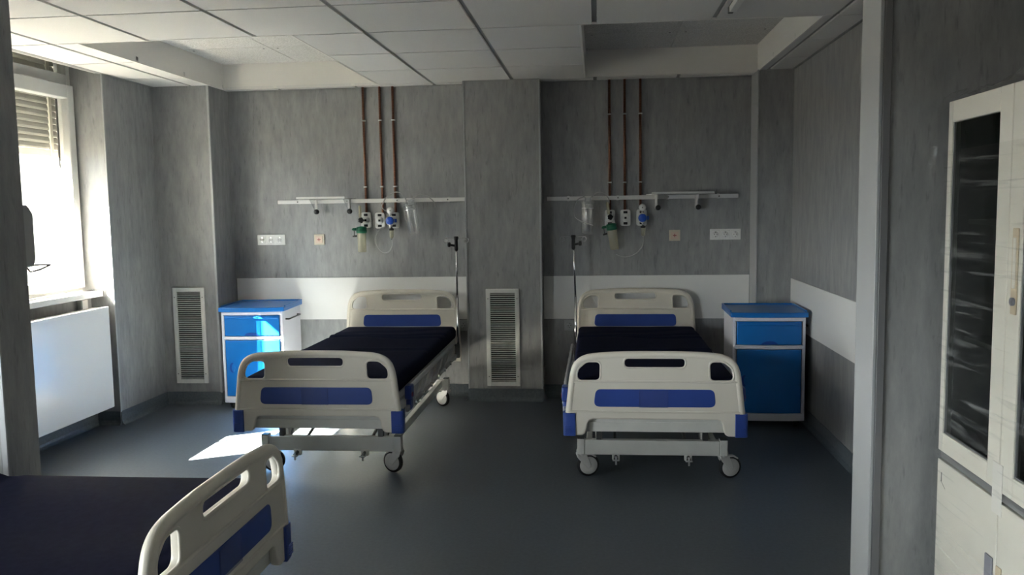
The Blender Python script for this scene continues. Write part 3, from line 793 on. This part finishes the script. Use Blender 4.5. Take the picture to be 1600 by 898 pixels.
def humidifier(x, z, label, tilt):
    r = empty('oxygen_humidifier', (x, YB-.041, z)); tag(r, label, 'humidifier', 'oxygen humidifiers'); r.rotation_euler = (0, tilt, 0)
    MB().cyl((0, 0, 0), (0, -.045, 0), .011, 12).build('connector', 'chrome', r)
    MB().lathe([(.008, -.022), (.010, .0), (.008, .022)], (0, -.045, 0), 'Z', 12).build('valve_body', 'black_plastic', r)
    kn = MB()
    for q in range(5):
        a = 2*pi*q/5; kn.cyl((.012*cos(a), -.060, .012*sin(a)), (.012*cos(a), -.045, .012*sin(a)), .010, 8)
    kn.build('valve_knob', 'black_plastic', r)
    MB().lathe([(.010, .02), (.011, .03), (.011, .105), (.006, .112)], (-.008, -.045, 0), 'Z', 14).build('flow_tube', 'bottle_plastic', r)
    MB().lathe([(.012, -.045), (.038, -.052), (.040, -.060), (.038, -.072), (.041, -.076), (.041, -.094), (.036, -.098)], (0, -.045, 0), 'Z', 24).build('green_cap', 'green_plastic', r)
    MB().lathe([(.033, -.094), (.034, -.10), (.032, -.235), (.028, -.242), (.0, -.243)], (0, -.045, 0), 'Z', 24).build('bottle', 'bottle_plastic', r)
    MB().cyl((0, -.045, -.09), (0, -.045, -.225), .004, 8).build('dip_tube', 'clear_plastic', r)
    MB().tube([(-.035, -.045, -.068), (-.065, -.045, -.068), (-.07, -.045, -.064)], .011, 10).build('outlet_nozzle', 'green_plastic', r)
    MB().tube([(-.058, -.045, -.070), (-.058, -.045, -.118)], .003, 8).build('chain', 'black_plastic', r)
    MB().cyl((-.07, -.045, -.122), (-.038, -.045, -.118), .007, 10).build('cap_plug', 'black_plastic', r)
humidifier(-1.785, 1.372, 'green capped oxygen humidifier bottle above the sunlit bed', 0)
humidifier(.098, 1.370, 'green capped oxygen humidifier bottle hanging tilted above the shaded bed', -.13)

def regulator(x, z, label):
    r = empty('vacuum_regulator', (x, YB-.041, z)); tag(r, label, 'regulator', 'vacuum regulators')
    MB().cyl((0, 0, 0), (0, -.03, 0), .012, 12).build('connector', 'chrome', r)
    MB().lathe([(.034, -.026), (.036, -.030), (.036, -.045), (.033, -.05)], (0, 0, 0), 'Y', 28).build('regulator_body', 'caster_grey', r)
    MB().lathe([(.030, -.048), (.031, -.052), (.030, -.066), (.026, -.070)], (0, 0, 0), 'Y', 28).build('blue_knob', 'knob_blue', r)
    MB().box(.030, .048, -.05, -.03, -.014, .014).build('side_port', 'knob_blue', r, .003, 1)
    g = MB().lathe([(.024, -.025), (.0265, -.028), (.0265, -.042), (.024, -.044)], (0, 0, .076), 'Y', 24).build('gauge', 'caster_grey', r)
    MB().lathe([(.0225, -.0445), (.0225, -.0455)], (0, 0, .076), 'Y', 24).build('gauge_dial', 'dial_white', g)
    MB().add([(-.001, -.0462, .074), (.001, -.0462, .074), (.012, -.0462, .088)], [(0, 1, 2)]).build('gauge_needle', 'black_plastic', g)
    MB().lathe([(.004, -.047), (.004, -.045)], (0, 0, .076), 'Y', 10).build('needle_hub', 'black_plastic', g)
    MB().cyl((0, -.036, .034), (0, -.036, .052), .008, 10).build('gauge_stem', 'chrome', r)
    MB().lathe([(.010, -.034), (.010, -.060)], (.005, -.036, 0), 'Z', 12).build('stem', 'chrome', r)
    MB().lathe([(.019, -.058), (.020, -.061), (.020, -.072), (.018, -.074)], (.005, -.036, 0), 'Z', 16).build('jar_collar', 'black_plastic', r)
    MB().lathe([(.015, -.072), (.016, -.076), (.015, -.125), (.010, -.130), (0, -.131)], (.005, -.036, 0), 'Z', 16).build('jar', 'bottle_plastic', r)
    MB().lathe([(.005, -.130), (.004, -.145)], (.005, -.036, 0), 'Z', 10).build('jar_nipple', 'chrome', r)
regulator(-1.560, 1.366, 'blue knob vacuum regulator with round gauge above the sunlit bed')
regulator(.333, 1.360, 'blue knob vacuum regulator with round gauge above the shaded bed')

def canister(x, z, tilt, label):
    r = empty('suction_jar', (x, YB-.051, z)); tag(r, label, 'suction jar', 'suction jars')
    b_ = MB().box(-.022, .022, -.004, .0, -.03, .022).box(-.022, .022, -.004, .016, .016, .022); b_.box(-.028, -.022, -.07, 0, .005, .022).box(.022, .028, -.07, 0, .005, .022)
    b_.build('hanging_bracket', 'aluminium', r, .001, 1)
    M = Matrix.Rotation(tilt, 4, 'Y')
    MB().lathe([(.052, .0), (.054, -.004), (.054, -.014), (.050, -.018)], (0, -.06, -.005), 'Z', 28, M).build('jar_lid', 'clear_plastic', r)
    MB().lathe([(.046, -.016), (.047, -.02), (.043, -.225), (.036, -.238), (.0, -.240)], (0, -.06, -.005), 'Z', 28, M).build('jar', 'clear_plastic', r)
    MB().lathe([(.020, -.018), (.020, -.22)], (0, -.06, -.005), 'Z', 14, M).build('inner_tube', 'clear_plastic', r)
    ring = [M @ Vector((.05*cos(a), .05*sin(a), -.05))+Vector((0, -.06, -.005)) for a in [2*pi*k/20 for k in range(21)]]
    MB().tube(ring, .0025, 6, False).build('holder_ring', 'chrome', r)
    for s in (-1, 1):
        MB().tube([M @ Vector((s*.02, 0, 0))+Vector((0, -.06, -.005)), M @ Vector((s*.02, 0, .02))+Vector((0, -.06, 0)), (s*.03, -.045, .03)], .006, 8).build('lid_nipple', 'clear_plastic', r)
    return r
canister(-1.405, 1.500, -.16, 'clear suction jar hanging tilted from the rail above the sunlit bed')
canister(-.066, 1.492, .03, 'clear suction jar hanging upright from the rail above the shaded bed')
def hose(pts, rr, mat, label, cat='hose'):
    P = [Vector(p) for p in pts]; sm = []
    for i in range(len(P)-1):
        p0 = P[max(i-1, 0)]; p1 = P[i]; p2 = P[i+1]; p3 = P[min(i+2, len(P)-1)]
        for k in range(6):
            t = k/6; sm.append(.5*((2*p1)+(-p0+p2)*t+(2*p0-5*p1+4*p2-p3)*t*t+(-p0+3*p1-3*p2+p3)*t**3))
    sm.append(P[-1])
    o = MB().tube(sm, rr, 8).build('clear_hose', mat); tag(o, label, cat)
Yh = YB-.077
hose([(-1.555, Yh, 1.2195), (-1.556, Yh, 1.17), (-1.59, Yh+.01, 1.125), (-1.64, Yh+.02, 1.125), (-1.685, Yh+.03, 1.18), (-1.69, Yh+.04, 1.25), (-1.65, Yh+.045, 1.305), (-1.62, Yh+.048, 1.318)], .0042, 'hose_plastic', 'thin clear hose looping under the regulator above the sunlit bed')
hose([(-1.445, Yh-.02, 1.535), (-1.47, Yh-.02, 1.575), (-1.52, Yh, 1.58), (-1.57, Yh-.01, 1.555), (-1.60, Yh-.015, 1.52), (-1.62, Yh-.02, 1.47), (-1.59, Yh-.02, 1.44)], .0042, 'hose_plastic', 'clear hose curling over the rail beside the tilted suction jar')
hose([(-1.372, Yh-.02, 1.53), (-1.33, Yh-.02, 1.56), (-1.27, Yh, 1.545), (-1.22, Yh-.005, 1.50), (-1.215, Yh+.0, 1.46)], .0042, 'hose_plastic', 'short clear hose end hanging over the rail near the pillar')
hose([(.338, Yh, 1.219), (.336, Yh, 1.17), (.32, Yh, 1.13), (.27, Yh+.02, 1.085), (.20, Yh+.03, 1.07), (.14, Yh+.03, 1.09)], .0036, 'hose_plastic', 'thin clear hose hanging below the regulator above the shaded bed')
hose([(-.10, Yh-.02, 1.52), (-.14, Yh-.03, 1.50), (-.17, Yh-.03, 1.44), (-.16, Yh-.05, 1.37), (-.10, Yh-.075, 1.335), (-.03, Yh-.08, 1.31)], .004, 'hose_plastic', 'clear hose wrapped round the upright suction jar')
hose([(-.034, Yh-.02, 1.52), (.0, Yh-.02, 1.55), (.05, Yh, 1.545), (.085, Yh, 1.51), (.09, Yh-.01, 1.47)], .004, 'hose_plastic', 'clear hose arching from the upright suction jar to the humidifier')

# sockets and call buttons
def socket(x, z, n, label, s=.08, tone='socket_white'):
    wd = n*.071+.010
    r = empty('wall_socket', (x, YB-(.006 if .6 < z < .93 else 0), z)); tag(r, label, 'socket')
    MB().box(-wd/2, wd/2, -.010, 0, -s/2, s/2).build('socket_plate', tone, r, .003, 2)
    for k in range(n):
        cx = (k-(n-1)/2)*.071
        pn = MB().box(cx-.031, cx+.031, -.013, -.008, -.031, .031).build('socket_insert', tone, r, .002, 1)
        MB().lathe([(.0225, -.014), (.0225, -.0128), (.0195, -.0128)], (cx, 0, 0), 'Y', 22).build('socket_ring', tone, pn)
        MB().lathe([(.0195, -.0135), (.0195, -.0130)], (cx, 0, 0), 'Y', 22).build('socket_well', 'socket_inner', pn)
        for d in (-.0095, .0095): MB().lathe([(.003, -.0142), (.003, -.013)], (cx+d, 0, 0), 'Y', 8).build('pin_hole', 'black_plastic', pn)
        MB().box(cx-.003, cx+.003, -.0165, -.013, .013, .020).box(cx-.003, cx+.003, -.0165, -.013, -.020, -.013).build('earth_clip', 'chrome', pn)
socket(-2.531, 1.229, 3, 'white triple socket by the boxed corner above the sunlit cabinet')
socket(.943, 1.230, 3, 'white triple socket above the shaded cabinet')
socket(-.212, .553, 1, 'single grey socket low beside the shaded bed head', .08, 'trim_pale')
socket(-1.028, .553, 1, 'single grey socket low by the pillar at the sunlit bed head', .08, 'trim_pale')
def call_button(x, z, label):
    r = empty('call_button', (x, YB, z)); tag(r, label, 'button')
    MB().box(-.041, .041, -.010, 0, -.041, .041).build('button_plate', 'button_cream', r, .003, 2)
    k = MB().box(-.027, .027, -.0145, -.008, -.027, .027).build('button_key', 'button_pink', r, .002, 1)
    MB().box(-.0026, .0026, -.0152, -.014, -.013, .013).box(-.013, .013, -.0151, -.014, -.0026, .0026).build('red_cross', 'cross_red', k)
call_button(-2.146, 1.227, 'cream call button with a small red cross above the sunlit cabinet')
call_button(.574, 1.226, 'cream call button with a small red cross above the shaded bed')

# ------------------------------------------------------------------ soap dispenser on the partition
def dispenser():
    r = empty('soap_dispenser', (-2.285, YP1, 1.24)); tag(r, 'grey soap dispenser with wire elbow lever behind the partition end', 'dispenser')
    MB().prism([(0, 0), (.085, .0), (.10, .03), (.10, .21), (.07, .245), (0, .245)], -.045, .055, 'X').build('dispenser_body', 'trim_pale', r, .006, 2)
    MB().box(-.03, .04, 0, .012, -.05, 0).build('back_plate', 'trim_pale', r, .002, 1)
    MB().tube([(-.03, .08, .004), (-.03, .15, -.006), (-.028, .205, .0), (-.01, .22, .0), (.03, .22, .0), (.04, .205, .0), (.042, .14, -.014), (.042, .08, -.02), (.042, .05, .004)], .0035, 8).build('elbow_lever', 'steel_dark', r)
    MB().cyl((.0, .05, 0), (.0, .05, -.03), .008, 10).build('nozzle', 'black_plastic', r)
dispenser()
def wall_box():
    r = empty('switch_box', (-2.325, YP0, .80)); tag(r, 'small white switch box on the partition beside the crosswise bed', 'switch')
    MB().box(-.05, .05, -.012, 0, -.05, .05).build('switch_plate', 'socket_white', r, .004, 2)
    MB().box(-.032, .032, -.016, -.01, -.032, .032).build('switch_rocker', 'socket_white', r, .002, 1)
wall_box()

# curtain rail under the ceiling
def curtain_rail():
    r = empty('curtain_rail', (.635, 3.6, ZC-.004)); tag(r, 'white curtain rail end with dark stop under the ceiling tiles', 'curtain rail')
    MB().box(-.016, .016, -.52, .50, -.040, -.012).build('rail_profile', 'rail_white', r, .002, 1)
    MB().box(-.012, .012, .46, .58, -.030, 0).build('end_stop', 'gasket_dark', r, .002, 1)
    for yy in (-.4, 0, .4): MB().box(-.008, .008, yy-.01, yy+.01, -.02, 0).build('hanger', 'aluminium', r)
curtain_rail()

# ------------------------------------------------------------------ wrapped metal cabinet
def metal_cabinet():
    X, Y1, Y0, H = 1.10, 2.80, 2.00, 1.752
    r = empty('metal_cabinet', (X+.2, (Y0+Y1)/2, 0)); tag(r, 'cream metal cabinet with dark glass doors wrapped in clear film', 'cabinet')
    org = Vector(r.location)
    def P(name, mat, mb, parent=r, bev=.002):
        o = mb.build(name, mat, parent, bev, 1); o.data.transform(Matrix.Translation(-org)); return o
    D = .40; ZS0, ZS1 = .615, .640
    x1 = X+D; t = .018
    bd = MB().box(X+.02, x1, Y1-t, Y1, 0, H).box(X+.02, x1, Y0, Y0+t, 0, H).box(x1-t, x1, Y0+t, Y1-t, 0, H).box(X+.02, x1-t, Y0+t, Y1-t, H-t, H).box(X+.02, x1-t, Y0+t, Y1-t, 0, .06)
    bd.box(X+.02, x1-t, Y0+t, Y1-t, ZS0-.0, ZS1)
    P('cabinet_body', 'metal_cabinet_white', bd)
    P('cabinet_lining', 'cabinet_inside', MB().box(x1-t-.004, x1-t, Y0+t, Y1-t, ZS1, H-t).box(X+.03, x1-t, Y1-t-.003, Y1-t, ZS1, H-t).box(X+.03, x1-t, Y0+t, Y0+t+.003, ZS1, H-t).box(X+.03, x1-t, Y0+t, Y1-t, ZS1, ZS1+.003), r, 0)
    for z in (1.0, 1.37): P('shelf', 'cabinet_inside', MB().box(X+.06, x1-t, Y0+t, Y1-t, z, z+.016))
    P('dark_gap_strip', 'trim_dark', MB().box(X+.006, X+.02, Y0, Y1, ZS0, ZS1))  # dark strip drawn in place of the gap between upper and lower doors
    ym = 2.385
    for a, c, side in ((ym+.002, Y1, 1), (Y0, ym-.002, -1)):
        # glass door
        f = MB(); z0, z1 = ZS1+.002, H
        ga = a+(.072 if side > 0 else .030); gc = c-(.030 if side > 0 else .072); gz0, gz1 = z0+.062, z1-.066
        f.box(X, X+.02, a, ga, z0, z1).box(X, X+.02, gc, c, z0, z1).box(X, X+.02, ga, gc, z0, gz0).box(X, X+.02, ga, gc, gz1, z1)
        d = P('glass_door', 'metal_cabinet_white', f)
        P('door_pane', 'door_glass', MB().box(X+.009, X+.012, ga-.003, gc+.003, gz0-.003, gz1+.003), d, 0)
        P('pane_bead', 'trim_dark', MB().box(X+.004, X+.009, ga-.0, ga+.005, gz0, gz1).box(X+.004, X+.009, gc-.005, gc, gz0, gz1).box(X+.004, X+.009, ga, gc, gz0, gz0+.005), d, 0)
        if side < 0:
            P('lock_plate', 'lock_beige', MB().box(X-.004, X, c-.060, c-.028, 1.14, 1.37), d)
            P('lock_slot', 'metal_cabinet_white', MB().box(X-.006, X-.003, c-.052, c-.036, 1.21, 1.345), d)
            k = MB().lathe([(.011, -.010), (.011, 0)], (X, c-.046, 1.175), 'X', 14); P('key_lock', 'lock_grey', k, d, 0)
        # lower door
        lf = P('lower_door', 'metal_cabinet_white', MB().box(X, X+.02, a, c, .055, ZS0-.002))
        if side > 0:
            P('door_handle', 'lock_grey', MB().box(X-.006, X, a+.012, a+.055, .30, .445), lf)
        else:
            P('key_lock', 'lock_beige', MB().box(X-.004, X, c-.035, c-.004, .33, .435), lf)
    P('plinth', 'trim_dark', MB().box(X+.02, X+.04, Y0, Y1, 0, .055))
    # tape over the door joint
    P('tape', 'tape_pale', MB().box(X-.0015, X, ym-.022, ym+.036, .575, .72))
    mk = MB().box(X-.001, X, 2.795-.030, 2.795-.027, .545, .575).add([(X-.001, 2.770, .546), (X-.001, 2.735, .528), (X-.001, 2.735, .531), (X-.001, 2.770, .549)], [(0, 1, 2, 3)])
    P('pen_mark', 'black_plastic', mk, r, 0)
    # stretch film on the front, slightly wavy, bunched over the top corner
    g = MB(); ny, nz = 16, 40; vs = []
    for j in range(nz+1):
        for i in range(ny+1):
            y = Y0-.004+(Y1-Y0+.008)*i/ny; z = .05+(1.60-.05)*j/nz
            vs.append((X-.010-.003*sin(17*z+6*y)-.002*sin(41*z-9*y), y, z))
    g.add(vs, [(j*(ny+1)+i, j*(ny+1)+i+1, (j+1)*(ny+1)+i+1, (j+1)*(ny+1)+i) for j in range(nz) for i in range(ny)], True)
    P('stretch_film', 'stretch_film', g, r, 0)
    rnd = random.Random(5); tf = MB(); n = 26; vs = []
    for i in range(n+1):
        y = Y0+(Y1-Y0+.012)*i/n
        big = .030*math.exp(-((y-2.33)/.10)**2)+.016*math.exp(-((y-2.79)/.04)**2)
        for k in range(5):
            a = k/4
            vs.append((X-.012+.10*a+rnd.uniform(-.006, .006), y+rnd.uniform(-.008, .008), H+.004+(.018+big)*sin(pi*a*.9+.15)+rnd.uniform(-.004, .006)))
    tf.add(vs, [(i*5+k, i*5+k+1, (i+1)*5+k+1, (i+1)*5+k) for i in range(n) for k in range(4)], True)
    P('film_top', 'clear_plastic', tf, r, 0)
    tl = MB(); vs = []; n = 12
    for i in range(n+1):
        z = H+.02-.22*i/n
        for k in range(4): vs.append((X-.012-.022*sin(i/n*pi*.5)*(1+.3*k)+rnd.uniform(-.004, .004), Y1+.002+.010*(k-1)*(1-i/n*.6)+rnd.uniform(-.004, .004), z+rnd.uniform(-.005, .005)))
    tl.add(vs, [(i*4+k, i*4+k+1, (i+1)*4+k+1, (i+1)*4+k) for i in range(n) for k in range(3)], True)
    P('film_tail', 'stretch_film', tl, r, 0)
metal_cabinet()
